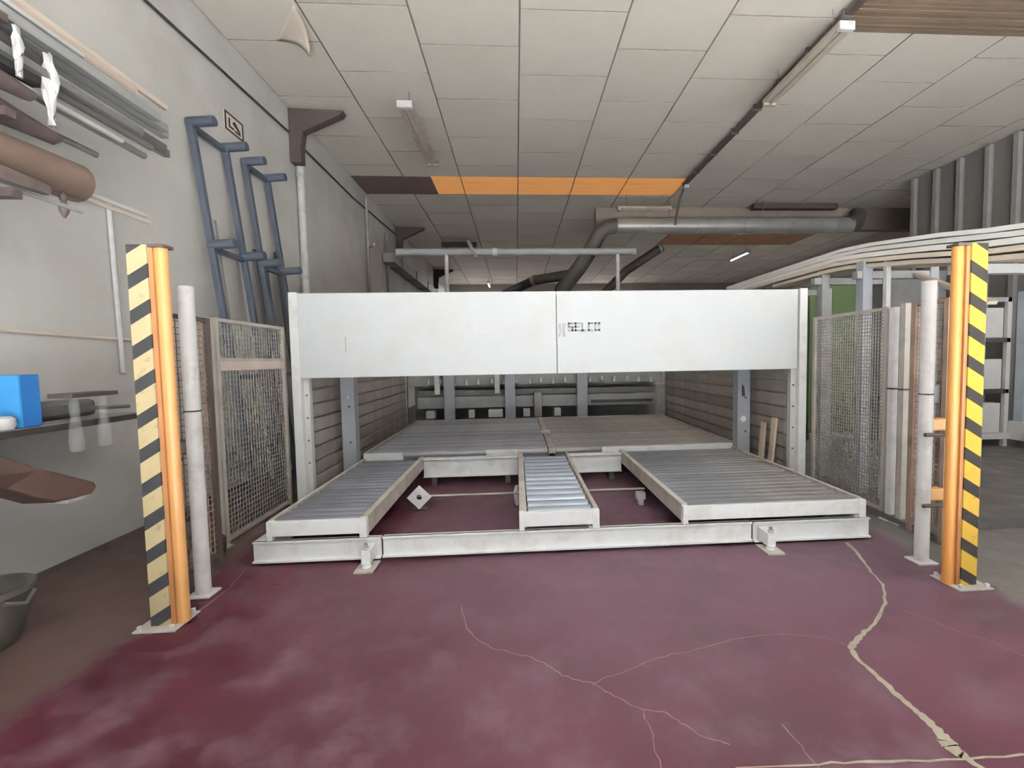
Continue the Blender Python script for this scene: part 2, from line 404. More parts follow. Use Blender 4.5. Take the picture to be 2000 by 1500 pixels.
# floor cracks (parts of the floor)
def ribbon(pts, wds, nm, m, z=0.0015):
    b = MB(); P3 = []
    # refine and jitter
    for i in range(len(pts) - 1):
        for k in range(4):
            t = k / 4; P3.append((pts[i][0] * (1 - t) + pts[i + 1][0] * t + random.uniform(-1, 1) * 0.006, pts[i][1] * (1 - t) + pts[i + 1][1] * t + random.uniform(-1, 1) * 0.006,
                                  (wds[i] * (1 - t) + wds[i + 1] * t) * random.uniform(0.75, 1.25)))
    P3.append((pts[-1][0], pts[-1][1], wds[-1]))
    for i, (x, y, wd) in enumerate(P3):
        a = P3[max(i - 1, 0)]; c = P3[min(i + 1, len(P3) - 1)]
        d = Vector((c[0] - a[0], c[1] - a[1], 0)).normalized(); nn = Vector((-d.y, d.x, 0)) * wd / 2
        p = Vector((x, y, z)); b.v += [tuple(p - nn), tuple(p + nn)]
    b.f = [(2 * i, 2 * i + 1, 2 * i + 3, 2 * i + 2) for i in range(len(P3) - 1)]
    o = bpy.data.objects.new(nm, b.mesh(nm, m)); col.objects.link(o); attach(o, fl); return o
c1 = [(2.691, 3.553, .03), (2.594, 3.286, .022), (2.483, 3.042, .015), (2.432, 2.874, .018), (2.266, 2.647, .016), (2.06, 2.469, .018), (1.911, 2.372, .022), (1.81, 2.31, .03), (1.736, 2.25, .036), (1.702, 2.169, .026), (1.699, 2.028, .027), (1.697, 1.939, .03), (1.694, 1.856, .033), (1.7, 1.785, .034), (1.699, 1.716, .04), (1.686, 1.653, .054), (1.672, 1.613, .06), (1.689, 1.572, .03), (1.713, 1.50, .02), (1.74, 1.3, .02)]
o = ribbon([p[:2] for p in c1], [p[2] for p in c1], 'crack_filler', 'filler', 0.002); o['label'] = 'pale filled crack snaking across the red floor'
for pts, wd in (([(-0.375, 2.862), (-0.313, 2.601), (-0.255, 2.507), (-0.167, 2.417), (-0.054, 2.368), (0.053, 2.316), (0.128, 2.249), (0.191, 2.171), (0.268, 2.124), (0.339, 2.101), (0.388, 2.039), (0.443, 1.992), (0.523, 1.914), (0.617, 1.9), (0.666, 1.833), (0.712, 1.77), (0.819, 1.708)], .0045),
                ([(0.339, 2.101), (0.421, 2.14), (0.516, 2.176), (0.705, 2.258), (0.802, 2.282), (0.909, 2.303), (1.032, 2.336), (1.171, 2.382), (1.305, 2.394), (1.446, 2.395), (1.583, 2.368), (1.678, 2.336), (1.745, 2.262)], .0035),
                ([(2.257, 2.636), (2.289, 2.563), (2.346, 2.507), (2.379, 2.419), (2.411, 2.35), (2.461, 2.288), (2.511, 2.233), (2.542, 2.102), (2.6, 1.9)], .004),
                ([(0.523, 1.914), (0.521, 1.851), (0.528, 1.778), (0.518, 1.709), (0.51, 1.5)], .0035),
                ([(1.079, 1.79), (1.093, 1.723), (1.096, 1.661), (1.111, 1.5)], .0035)):
    ribbon(pts, [wd] * len(pts), 'hairline_crack', 'hairline')
ribbon([(0.80, 1.608), (1.116, 1.597), (1.313, 1.59), (1.608, 1.575), (1.913, 1.568), (2.4, 1.55)], [.004, .008, .012, .008, .010, .01], 'paint_line', 'filler')

ribbon([(-2.194, 2.699), (-2.064, 2.773), (-2.04, 2.895), (-2.027, 3.057), (-2.019, 3.259), (-2.089, 3.567), (-2.113, 3.901), (-2.141, 4.305)], [.004, .010, .012, .010, .008, .006, .006, .004], 'paint_line', 'hairline')

# steel haunches under the roof along the left wall (part of the roof frame)
for i, yb in enumerate((8.02, 14.75, 21.4)):
    p = [(-3.64, yb, 5.73), (-2.76, yb, 5.70), (-2.80, yb, 5.64), (-3.42, yb, 5.36), (-3.46, yb, 5.08), (-3.46, yb, 4.86), (-3.64, yb, 4.86)]
    o = struct(MB().prism(p, (0, 0.16, 0)).build('trim_%d' % (i + 2), 'darkbrown', bevel=0.008))
# studs on the right wall
for i, ys_ in enumerate((7.3, 7.9, 8.45, 8.99, 9.6, 10.17, 10.75)):
    struct(box(XR - .10, XR - .002, ys_ - .05, ys_ + .05, 0, 5.72).build('trim_%d' % (i + 5), 'stud', bevel=0.006))

# ================================================================== LEFT WALL FITTINGS
o = MB().tube([(-3.57, 8.22, 5.62), (-3.57, 8.22, 0.02)], 0.06, 14)
t = thing('drain_pipe', 'white vertical drain pipe on the left wall under the brown haunch', 'pipe', (-3.57, 8.22, 0))
o.build('pipe', 'white_pipe', t, True)
for z in (1.2, 3.0, 4.7): MB().tube([(-3.57, 8.22, z), (-3.57, 8.22, z + .05)], 0.072, 14).build('clamp', 'lightgrey', t, True)
def cable(nm, label, pts, r, m, cat='cable', flat=1.0):
    return tag(MB().tube(pts, r, 8, flat=flat).build(nm, m, None, True), label, cat)
cable('wall_cable', 'dark cable running high along the near left wall', [(-3.63, -3.5, 5.20), (-3.63, 2, 5.20), (-3.63, 5.07, 5.21), (-3.63, 8.0, 5.335)], 0.016, 'black')
cable('wall_cable', 'dark cable high on the left wall beyond the brown haunch', [(-3.63, 8.25, 5.30), (-3.63, 11.0, 5.30), (-3.63, 14.7, 5.48)], 0.02, 'black')
cable('conduit', 'thin pale horizontal conduit on the wall above the bench', [(-3.635, -1, 1.83), (-3.635, 3.5, 1.825), (-3.635, 4.75, 1.80)], 0.014, 'cream', 'conduit')
cable('conduit', 'thin white vertical conduit hanging on the wall below the bar rack', [(-3.62, 4.457, 3.03), (-3.62, 4.49, 1.495)], 0.02, 'white_pipe', 'conduit')
cable('conduit', 'grey vertical conduit on the far left wall', [(-3.61, 11.85, 5.6), (-3.61, 11.85, 1.4)], 0.04, 'midgrey', 'conduit')
cable('conduit', 'second grey vertical conduit on the far left wall, farther back', [(-3.61, 13.6, 5.2), (-3.61, 13.6, 1.4)], 0.035, 'midgrey', 'conduit')
t = thing('wall_valve', 'small grey valve arm on the far grey conduit', 'valve', (-3.5, 11.85, 4.4))
MB().tube([(-3.57, 11.85, 4.4), (-3.40, 11.7, 4.42)], 0.02, 8).build('arm', 'midgrey', t, True)
MB().tube([(-3.41, 11.7, 4.38), (-3.41, 11.7, 4.47)], 0.035, 10).build('knob', 'lightgrey', t, True)
# duct along the far left wall
t = thing('wall_duct', 'square grey duct along the far left wall', 'duct', (-3.4, 18.6, 4.3))
box(-3.62, -3.30, 13.2, 25.5, 4.32, 4.58).build('duct_body', 'midgrey', t, bevel=.01)
for yy in (14, 16, 18, 20, 22, 24): box(-3.64, -3.28, yy, yy + .05, 4.30, 4.60).build('flange', 'darkgrey', t)
# wall sign
t = thing('wall_sign', 'small rectangular pale sign with dark border above the blue racks', 'sign', (-3.64, 6.48, 4.57))
box(-3.649, -3.638, 6.29, 6.69, 4.565, 4.80).build('plate', 'cream', t)
g = MB()
for (a, b, c, d) in ((6.29, 6.69, 4.565, 4.585), (6.29, 6.69, 4.78, 4.80), (6.29, 6.315, 4.565, 4.80), (6.665, 6.69, 4.565, 4.80)): g.box(-3.638, -3.632, a, b, c, d)
g.build('border', 'black', t)
g = MB().box(-3.638, -3.634, 6.37, 6.40, 4.62, 4.74).box(-3.638, -3.634, 6.40, 6.48, 4.62, 4.645)
g.prism([(-3.638, 6.45, 4.70), (-3.638, 6.50, 4.745), (-3.638, 6.62, 4.66), (-3.638, 6.62, 4.63)], (.004, 0, 0)).box(-3.638, -3.634, 6.50, 6.62, 4.61, 4.635)
g.build('pictogram', 'black', t)
# blue leaning racks
def blue_rack(ya, yb, label, group):
    t = thing('blue_wall_rack', label, 'rack', (-3.2, (ya + yb) / 2, 0), group)
    def X(z): return -3.60 + (4.29 - z) * 0.112
    for yy in (ya, yb):
        MB().bar((X(0), yy, 0.0), (X(4.29), yy, 4.29), 0.066, 0.066, (0, 1, 0)).build('upright', 'rack_blue', t, bevel=.006)
    for z in (4.24, 2.88, 1.4):
        MB().bar((X(z), ya, z), (X(z), yb, z), 0.06, 0.06).build('cross_bar', 'rack_blue', t, bevel=.005)
        if z > 2:
            for yy in (ya, yb):
                MB().tube([(X(z) - 0.03, yy, z + .04), (X(z) + 0.26, yy, z + 0.06)], 0.055, 12).build('arm', 'rack_blue', t, True)
    return t
blue_rack(5.58, 6.20, 'blue leaning wall rack nearer the hazard-striped post', 'blue racks')
blue_rack(6.62, 7.18, 'blue leaning wall rack beside the white drain pipe', 'blue racks')
# lengths leaning on the blue racks
spec = [(5.92, 3.3, 'midgrey', .05, 'grey flat bar leaning on wall behind the nearer blue rack'), (6.42, 3.05, 'lightgrey', .05, 'pale grey bar leaning between the two blue racks'),
        (6.78, 3.15, 'darkgrey', .07, 'dark grey bar leaning inside the farther blue rack'), (6.92, 3.0, 'pinkbar', .06, 'beige bar leaning inside the farther blue rack'),
        (7.04, 3.0, 'rack_blue', .06, 'blue bar leaning inside the farther blue rack'), (7.38, 3.25, 'darkgrey', .10, 'broad dark plank leaning right of the farther blue rack'),
        (7.55, 2.7, 'midgrey', .08, 'grey plank leaning against wall next to drain pipe')]
for yy, h, m, wd, lb in spec:
    x1 = -3.615; x0 = -3.615 + h * 0.09
    tag(MB().bar((x0, yy, 0.0), (x1, yy, h), 0.03, wd, (0, 1, 0)).build('leaning_bar', m, None), lb, 'bar', 'bars leaning by the blue racks')

# ------------------------------------------------------------------ bar rack high on the left wall
t = thing('cantilever_rack', 'brown steel wall rack carrying long bars at upper left', 'rack', (-3.55, 2.0, 2.5))
for yy in (0.4, 2.25, 2.95):
    box(-3.645, -3.56, yy - .05, yy + .05, 2.35, 4.1).build('upright', 'darkbrown', t)
    for z in (2.60, 3.06, 3.60):
        box(-3.56, -2.90, yy - .03, yy + .03, z - .05, z).build('arm', 'darkbrown', t)
barspec = [  # x, z, y_end, w, h, mat, round, label
    (-3.30, 4.02, 4.78, .035, .05, 'cream', 0, 'long cream bar, topmost on the upper-left rack'),
    (-3.15, 3.835, 4.17, .115, .11, 'pinkbar', 1, 'thick pinkish tube below the cream bar on the rack'),
    (-3.02, 3.745, 3.58, .05, .03, 'lightgrey', 0, 'short pale grey bar lying on top of the dark bundle'),
    (-3.12, 3.735, 4.05, .09, .07, 'dark_alu', 0, 'dark grey bar below the pinkish tube on the rack'),
    (-3.22, 3.735, 4.62, .05, .05, 'alu', 0, 'long light grey bar ending beside the pinkish tube'),
    (-3.15, 3.655, 4.53, .07, .075, 'alu', 0, 'grey ribbed channel in the middle of the upper rack'),
    (-3.06, 3.645, 4.40, .07, .07, 'alu', 0, 'outer grey channel on the upper rack arm'),
    (-2.97, 3.64, 4.20, .06, .07, 'alu', 0, 'outermost grey channel on the upper rack arm'),
    (-3.40, 3.64, 4.90, .06, .07, 'dark_alu', 0, 'dark grey channel nearest the wall on upper rack arm'),
    (-3.32, 3.63, 4.75, .06, .06, 'dark_alu', 0, 'dark grey bar second from wall on upper rack arm'),
    (-3.12, 3.44, 4.32, .04, .04, 'dark_alu', 0, 'thin dark bar under the upper rack arm'),
    (-3.10, 3.325, 4.20, .055, .055, 'dark_alu', 1, 'dark round tube ending lowest of the grey bars'),
    (-2.93, 3.40, 3.95, .05, .05, 'dark_alu', 0, 'short dark bar in front of the thin dark bar'),
    (-3.02, 3.30, 3.88, .03, .03, 'lightgrey', 0, 'thin pale bar among the dark bars of the rack'),
    (-3.20, 3.185, 3.86, .045, .04, 'dark_alu', 1, 'short dark rod just above the brown roll'),
    (-3.12, 2.83, 4.22, .02, .03, 'lightgrey', 0, 'thin pale strip poking out beyond the brown roll'),
    (-3.16, 2.80, 4.30, .02, .03, 'cream', 0, 'thin cream strip poking out beyond the brown roll'),
]
for x, z, ye, wd, h, m, rd, lb in barspec:
    y0 = -0.6
    if rd: ob = MB().tube([(x, y0, z), (x, ye, z)], wd / 2, 14).build('stock_bar', m, None, True)
    else: ob = MB().bar((x, y0, z), (x, ye, z), wd, h).build('stock_bar', m, None, bevel=.004)
    tag(ob, lb, 'bar', 'bars on the upper-left rack')
t = thing('cardboard_roll', 'thick brown cardboard roll lying on the lower rack arm', 'roll', (-3.12, 2.0, 2.6))
MB().tube([(-3.12, -0.6, 2.74), (-3.12, 3.58, 2.87)], 0.135, 24).build('tube', 'cardboard', t, True)
MB().tube([(-3.12, 3.57, 2.87), (-3.12, 3.59, 2.87)], 0.10, 24).build('core', 'scrap', t, True)
for i, (x, z, ye, wd, h, lb) in enumerate([(-3.16, 3.135, 3.48, .26, .07, 'dark brown bundle wedged above the cardboard roll'), (-2.98, 3.24, 3.15, .2, .06, 'reddish scrap bundle above the brown roll at the frame edge'),
                                           (-2.92, 2.665, 3.15, .10, .06, 'dark scrap pieces under the brown roll')]):
    b = MB(); n = 7
    for k in range(n):
        yy = 0.5 + (ye - 0.5) * k / (n - 1)
        for a in range(8):
            an = 2 * math.pi * a / 8; r = random.uniform(.8, 1.15) * (0.6 if k == n - 1 else 1)
            b.v.append((x + wd / 2 * r * math.cos(an), yy, z + h * r * math.sin(an)))
    for k in range(n - 1):
        for a in range(8): b.f.append((8 * k + a, 8 * k + (a + 1) % 8, 8 * k + 8 + (a + 1) % 8, 8 * k + 8 + a))
    b.f.append(tuple(range(8))); b.f.append(tuple(range(8 * n - 8, 8 * n)))
    tag(b.build('scrap_bundle', 'scrap', None, True), lb, 'scrap')
tag(MB().tube([(-2.955, 2.3, 2.617), (-2.955, 3.42, 2.617)], .015, 8).build('rod', 'alu', None, True), 'thin grey rod beneath the brown roll', 'rod')
b = MB().lathe([(.006, .0), (.022, -.02), (.02, -.05), (.012, -.06), (.03, -.09), (.026, -.13), (.006, -.17)], (-3.05, 3.40, 2.74), 10)
tag(b.build('hanging_tag', 'scrap', None, True), 'small dark brown piece dangling below the rack', 'tag')
tag(box(-3.18, -2.96, 1.2, 3.27, 3.33, 3.55).build('black_bundle', 'black', None, bevel=.05), 'black wrapped bundle behind the hanging plastic wraps', 'bundle')
# plastic wrap hanging
for (x, yy, zt, zb, wd, lb) in ((-2.90, 3.20, 3.52, 3.08, .075, 'broad white plastic wrap hanging from the upper-left bars'), (-2.88, 3.00, 3.55, 3.26, .03, 'narrow white plastic wrap hanging nearer the frame edge')):
    b = MB(); n = 9
    for k in range(n):
        t_ = k / (n - 1); z = zt + (zb - zt) * t_; ww = wd * (0.55 + 0.6 * math.sin(math.pi * min(1, t_ * 1.1 + .15)))
        for a in range(6):
            s_ = a / 5 - .5; b.v.append((x + s_ * ww, yy + .02 * math.sin(a * 2.2 + k), z))
    for k in range(n - 1):
        for a in range(5): q = 6 * k + a; b.f.append((q, q + 1, q + 7, q + 6))
    ob = b.build('plastic_wrap', 'white_pipe', None, True); ob.modifiers.new('solid', 'SOLIDIFY').thickness = .006
    tag(ob, lb, 'plastic wrap', 'wraps on the bar rack')

# ------------------------------------------------------------------ bench at the left wall
t = thing('wall_bench', 'grey wall-mounted bench with dark front edge at left', 'bench', (-3.4, 2.6, 0.5))
box(-3.645, -3.12, 0.2, 4.06, 1.13, 1.17).build('bench_top', 'midgrey', t, bevel=.004)
box(-3.12, -3.10, 0.2, 4.06, 1.125, 1.166).build('front_edge', 'black', t)
for yy in (0.8, 2.3):
    MB().prism([(-3.64, yy, 1.13), (-3.2, yy, 1.13), (-3.64, yy, 0.75)], (0, .03, 0)).build('bracket', 'darkgrey', t)
fm = MB().prism([(-3.35, 1.2, 1.10), (-3.35, 2.85, 1.10), (-3.28, 3.12, 0.91), (-3.22, 3.42, 0.74), (-3.22, 3.44, 0.70), (-3.22, 3.40, 0.66), (-3.26, 3.18, 0.665), (-3.30, 2.95, 0.82), (-3.33, 1.2, 0.90)], (0.22, 0, 0))
o = fm.build('hinged_flap', 'brown_leather', t, bevel=.015); o['label'] = 'reddish-brown flap sloping down under the bench'
box(-3.15, -3.02, 3.24, 3.36, 0.64, 0.662).build('flap_edge', 'lightgrey', t)
t = thing('blue_box', 'tall bright blue box standing on the wall bench', 'box', (-3.2, 3.18, 1.17))
box(-3.27, -3.14, 3.12, 3.24, 1.172, 1.51).build('box_body', 'blue', t, bevel=.004)
box(-3.272, -3.138, 3.108, 3.12, 1.175, 1.508).build('box_front', 'blue_light', t)
b = MB().lathe([(.0, 0), (.04, 0), (.055, .03), (.05, .07), (.03, .085)], (-3.16, 3.03, 1.172), 14)
tag(b.build('cup', 'white_pipe', None, True), 'small white bowl in front of the blue box', 'bowl')
b = MB().box(-3.60, -3.36, 2.9, 3.9, 1.172, 1.30)
tag(b.build('toolbox', 'darkgrey', None, bevel=.03), 'low dark grey case at the back of the bench', 'case')
tag(box(-3.5, -3.3, 2.2, 2.75, 1.172, 1.42).build('cardboard_box', 'pinkbar', None, bevel=.01), 'beige box behind the white bowl on the bench', 'box')
t = thing('bench_stand', 'dark brown board on two clear plastic legs at bench edge', 'stand', (-3.04, 3.45, .95))
box(-3.14, -2.98, 3.28, 3.64, 1.345, 1.375).build('board', 'darkbrown', t, bevel=.004)
for yy in (3.35, 3.57):
    b = MB().lathe([(.028, 0), (.04, .01), (.042, .10), (.03, .2), (.022, .24), (.03, .30), (.022, .375)], (-3.035, yy, .97), 16)
    b.build('clear_leg', 'clear', t, True)
tag(MB().tube([(-3.2, 3.60, 1.25), (-3.16, 3.95, 1.23)], .015, 8).build('hand_tool', 'darkgrey', None, True), 'slim dark tool poking out past the brown board', 'tool')
tag(MB().tube([(-3.30, 1.0, .05), (-3.30, 3.20, .05)], .05, 14).build('floor_pipe', 'lightgrey', None, True), 'pale grey pipe lying on the floor along the left wall', 'pipe')
t = thing('tub_shaped_blob', 'dark grey blob shaped as a tub on the floor at left frame edge', 'tub', (-3.0, 2.66, 0))  # stands in for a dark mask blob, shaped as a tub
MB().lathe([(.14, 0), (.17, .06), (.21, .22), (.22, .29), (.235, .30), (.235, .325), (.20, .325), (.13, .05)], (-3.0, 2.66, 0.001), 22).build('tub_body', 'grey_bin', t, True)
MB().tube([(-2.77, 2.58, .29), (-2.74, 2.66, .25), (-2.77, 2.74, .29)], .012, 8).build('handle', 'grey_bin', t, True)

# ================================================================== STRIPED POSTS AND PIPES
def striped_post(xc, side, stripe, amber, label):
    # side = +1: amber tube on the right of the striped plate
    t = thing('hazard_post', label, 'post', (xc, 2.8, 0), 'hazard posts')
    pl = MB().box(-.055, .055, -.012, 0, 0.012, 2.24).build('striped_plate', stripe, None)
    pl.data.transform(Matrix.Translation(pl.location)); attach(pl, t); pl.location = (xc, 2.8, 0)
    # amber channel: flat flange plus rounded edge, extruded upward
    x0 = xc + side * .055; prof = []
    prof = [(x0 - side * .02, 2.802), (x0 + side * .004, 2.802), (x0 + side * .010, 2.812), (x0 + side * .028, 2.812)]
    for k in range(9):
        a = math.pi / 2 - math.pi * k / 8
        prof.append((x0 + side * (.050 + .030 * math.cos(a)), 2.835 - .032 * math.sin(a)))
    prof += [(x0 + side * .02, 2.875), (x0 - side * .02, 2.875)]
    MB().prism([(p[0], p[1], 0.012) for p in prof], (0, 0, 2.215)).build('amber_channel', amber, t, True)
    box(xc - .045, xc + .045, 2.803, 2.86, 0.012, 2.20).build('back_channel', amber, t)
    box(min(x0, x0 + side * .024), max(x0, x0 + side * .024), 2.797, 2.81, 0.012, 2.225).build('shade_strip', 'groove_shade', t)  # brown strip paints in the shadow beside the striped plate
    box(min(x0 - side * .02, x0 + side * .085), max(x0 - side * .02, x0 + side * .085), 2.795, 2.88, 2.227, 2.245).build('cap', 'darkbrown', t)
    bpl = box(xc - .12, xc + .12, 2.73, 2.95, 0, .012).build('base_plate', 'beige_rail', t, bevel=.003)
    for dx in (-.09, .09):
        for yy in (2.75, 2.93):
            MB().tube([(xc + dx, yy, .012), (xc + dx, yy, .035)],   .014, 6).build('bolt', 'lightgrey', bpl)
striped_post(-2.135, 1, 'stripe_pale', 'amber_pale', 'pale yellow and black striped post with amber edge on the left')
striped_post(2.955, -1, 'stripe_yellow', 'amber', 'bright yellow and black striped post with amber edge on the right')

def light_post(xc, yc, m_br, label, zs, side, dark):
    t = thing('white_post', label, 'post', (xc, yc, 0), 'white pipe posts')
    MB().tube([(xc, yc, .012), (xc, yc, 2.065)], .046, 20).build('pipe', 'white_pipe', t, True)
    MB().tube([(xc, yc, 1.245), (xc, yc, 1.255)], .049, 20).build('joint', dark, t, True)
    box(xc - .075, xc + .075, yc - .07, yc + .07, 0, .014).build('base_plate', 'white_pipe', t, bevel=.003)
    for z in zs:
        b = box(xc + side * .10 - .06, xc + side * .10 + .06, yc - .02, yc + .06, z, z + .09).build('bracket', m_br, t, bevel=.012)
        MB().tube([(xc - .05, yc - .055, z - .02), (xc + side * .12, yc - .045, z - .025)], .014, 8).build('latch', dark, b, True)
light_post(-2.145, 3.18, 'darkbrown', 'white pipe post with dark brackets behind the left striped post', (.96, .42), -1, 'black')
light_post(2.978, 3.17, 'amber_pale', 'white pipe post with yellowish brackets behind the right striped post', (.98, .46), 1, 'darkbrown')

# ================================================================== SAFETY FENCES
def fence(nm, label, x, y0, y1, z0, z1, mf, mw, sp=.045, rails=(), posts=True, thick=.04, wt=.0028):
    t = thing(nm, label, 'fence', (x, (y0 + y1) / 2, 0), 'wire fence panels')
    for yy in (y0, y1): box(x - thick / 2, x + thick / 2, yy - thick / 2, yy + thick / 2, 0, z1).build('frame_post', mf, t)
    for z in (z0, z1 - .03) + tuple(rails): box(x - .015, x + .015, y0, y1, z, z + .03).build('rail', mf, t)
    b = MB(); yy = y0 + sp
    while yy < y1 - .02: b.box(x - .003, x + .003, yy - wt, yy + wt, z0, z1); yy += sp
    zz = z0 + sp
    while zz < z1 - .02: b.box(x - .003, x + .003, y0, y1, zz - wt, zz + wt); zz += sp
    b.build('wire_mesh', mw, t, kind='stuff')
    return t
fence('wire_fence', 'brown framed wire fence panel beside the left striped post', -2.30, 3.20, 3.60, .10, 1.90, 'darkbrown', 'mesh_brown')
f2 = fence('wire_fence', 'beige framed wire fence panel left of the white machine', -2.53, 4.07, 5.19, .02, 1.95, 'mesh_frame', 'mesh_grey', rails=(1.58,))
box(-2.545, -2.515, 4.09, 5.17, 1.50, 1.58).build('mid_board', 'pinkbar', f2)
t = thing('dark_pole', 'thin black pole in front of the left beige fence panel', 'pole', (-2.46, 3.93, 0))
MB().tube([(-2.46, 3.86, .16), (-2.46, 3.86, 1.70)], .022, 10).build('pole', 'black', t, True)
MB().lathe([(.03, 0), (.05, .02), (.05, .14), (.022, .17)], (-2.46, 3.86, 0.0), 14).build('foot', 'black', t, True)
t = thing('fence_post', 'beige square post between the two left fence panels', 'post', (-2.53, 3.93, 0))
box(-2.56, -2.50, 3.95, 4.01, 0, 1.94).build('post', 'mesh_frame', t); box(-2.60, -2.46, 3.91, 4.05, 0, .01).build('base_plate', 'mesh_frame', t)
f3 = fence('wire_fence', 'beige wire fence panel right of the white machine', 3.45, 4.10, 5.13, .06, 1.98, 'mesh_frame', 'mesh_grey', sp=.034, wt=.0042)
fence('wire_fence', 'brown wire fence panel beside the right striped post', 3.40, 3.44, 3.74, .10, 1.98, 'mesh_brown', 'mesh_brown')
for yy, m, z0, z1, lb in ((4.02, 'white_pipe', .02, 1.97, 'white square post at the front end of the right beige fence'), (3.90, 'beige_rail', .02, 1.99, 'brown-beige square post next to the white fence post on the right')):
    t = thing('fence_post', lb, 'post', (3.45, yy, 0))
    box(3.425, 3.475, yy - .028, yy + .028, 0, z1).build('post', m, t); box(3.38, 3.52, yy - .05, yy + .05, 0, .012).build('base_plate', m, t)
    box(3.42, 3.48, yy - .032, yy + .032, 1.22, 1.235).build('joint', 'darkbrown', t)
box(3.40, 3.50, 3.3, 5.2, 0, .055).build('fence_base', 'darkgrey', f3)
t = thing('junction_box', 'dark grey junction box on brown fence by the right striped post', 'box', (3.345, 3.525, 1.15))
box(3.31, 3.378, 3.47, 3.58, 1.15, 1.29).build('box_body', 'darkgrey', t, bevel=.006); box(3.302, 3.31, 3.48, 3.57, 1.16, 1.28).build('lid', 'darkgrey', t)

# ================================================================== PANEL SAW
saw = thing('panel_saw', 'large white industrial panel saw with hood and slatted sides', 'machine', (.46, 7.5, 0))
YP = 5.15
pan = [box(x0, x1, YP, YP + .05, 1.39, 2.305).build('front_panel', 'white_panel', saw, bevel=.006) for x0, x1 in ((-2.335, .455), (.462, 3.25))]
for xa in (-2.425, 3.27):
    p = box(xa, xa + .09, YP - .01, YP + .12, .02, 2.315).build('corner_post', 'white_paint', saw, bevel=.005)
    box(xa - .03, xa + .12, YP - .04, YP + .15, 0, .02).build('post_foot', 'darkgrey', saw)
    xi = xa + .09 if xa < 0 else xa - .06
    jb = box(xi, xi + .06, YP + .06, YP + .13, .02, 1.39).build('inner_jamb', 'lightgrey', saw, bevel=.004)
    for z in (.45, .7, .95, 1.2):
        MB().tube([(xi + .03, YP + .06, z), (xi + .03, YP + .05, z)], .01, 8).build('rivet', 'darkgrey', jb)
box(-2.335, 3.25, YP + .01, YP + .30, 2.27, 2.30).build('hood_top', 'white_panel', saw)
# square sticker outline and dent line
g = MB()
for (a, b, c, d) in ((-.43, -.32, 1.855, 1.865), (-.43, -.32, 1.96, 1.97), (-.43, -.42, 1.855, 1.97), (-.33, -.32, 1.855, 1.97)): g.box(a, b, YP - .003, YP, c, d)
g.build('sticker', 'white_pipe', pan[0])
box(-1.848, -1.840, YP - .002, YP, 1.66, 1.83).build('scratch', 'pale_ink', pan[0])
# lettering S E L C O
def glyph(ch, x, z, wd, h, s):
    R_ = {'S': [(0, wd, h - s, h), (0, s, h / 2, h), (0, wd, h / 2 - s / 2, h / 2 + s / 2), (wd - s, wd, 0, h / 2), (0, wd, 0, s)],
          'E': [(0, s, 0, h), (0, wd, 0, s), (0, wd, h - s, h), (0, wd * .9, h / 2 - s / 2, h / 2 + s / 2)],
          'L': [(0, s, 0, h), (0, wd, 0, s)],
          'C': [(0, s, 0, h), (0, wd, 0, s), (0, wd, h - s, h)],
          'O': [(0, s, 0, h), (wd - s, wd, 0, h), (0, wd, 0, s), (0, wd, h - s, h)]}[ch]
    b = MB()
    for a, c, d, e in R_: b.box(x + a, x + c, YP - .003, YP, z + d, z + e)
    return b
lo = None
for i, ch in enumerate('SELCO'):
    glyph(ch, .585 + i * .075, 1.858 + i * .0, .064, .098, .020).build('letter', 'ink', pan[1])
g = MB()
g.prism([(.478, YP - .003, 1.945), (.508, YP - .003, 1.945), (.508, YP - .003, 1.86), (.495, YP - .003, 1.80), (.478, YP - .003, 1.80), (.492, YP - .003, 1.86)], (0, .003, 0))
g.prism([(.522, YP - .003, 1.95), (.56, YP - .003, 1.95), (.548, YP - .003, 1.87), (.56, YP - .003, 1.80), (.53, YP - .003, 1.80), (.522, YP - .003, 1.87)], (0, .003, 0))
g.build('emblem', 'pale_ink', pan[1])
# slatted side walls
slm = MB().prism([(0, -2.20, 0), (.018, -2.20, .012), (.018, -2.20, .148), (0, -2.20, .158), (-.03, -2.20, .158), (-.03, -2.20, 0)], (0, 4.40, 0)).mesh('side_slat', 'slat')
slm2 = MB().prism([(0, -2.20, 0), (-.018, -2.20, .012), (-.018, -2.20, .148), (0, -2.20, .158), (.03, -2.20, .158), (.03, -2.20, 0)], (0, 4.40, 0)).mesh('side_slat', 'slat')
for k in range(8):
    piece('side_slat', slm, (-2.32, 7.56, .10 + .166 * k), saw)
    piece('side_slat', slm2, (3.24, 7.56, .10 + .166 * k), saw)
for xa in (-2.34, 3.22):
    for yy in (9.72,): box(xa, xa + .06, yy, yy + .10, 0, 1.62).build('rear_post', 'midgrey', saw)
    box(xa - .04, xa - .01 + .03, 5.3, 9.75, 1.44, 1.50).build('side_rail', 'midgrey', saw)
# lift columns beside the table
for xc in (-2.12, 3.00):
    cpost = box(xc - .085, xc + .085, 5.90, 6.05, 0, 2.0).build('lift_column', 'grey_steel', saw, bevel=.008)
    for z in (.55, 1.0): MB().tube([(xc + .02, 5.90, z), (xc + .02, 5.893, z)], .014, 10).build('bolt', 'darkgrey', cpost)
MB().tube([(2.985, 5.90, .72), (2.985, 5.885, .72)], .04, 16).build('white_disc', 'white_paint', saw)
MB().tube([(-2.10, 5.90, 1.12), (-2.10, 5.885, 1.12)], .022, 12).build('white_disc', 'lightgrey', saw)
b = MB().prism([(2.97, 5.893, 1.02), (3.01, 5.893, 1.02), (3.0, 5.893, 1.14), (2.97, 5.893, 1.18)], (0, .007, 0)).build('dark_slot', 'black', saw)
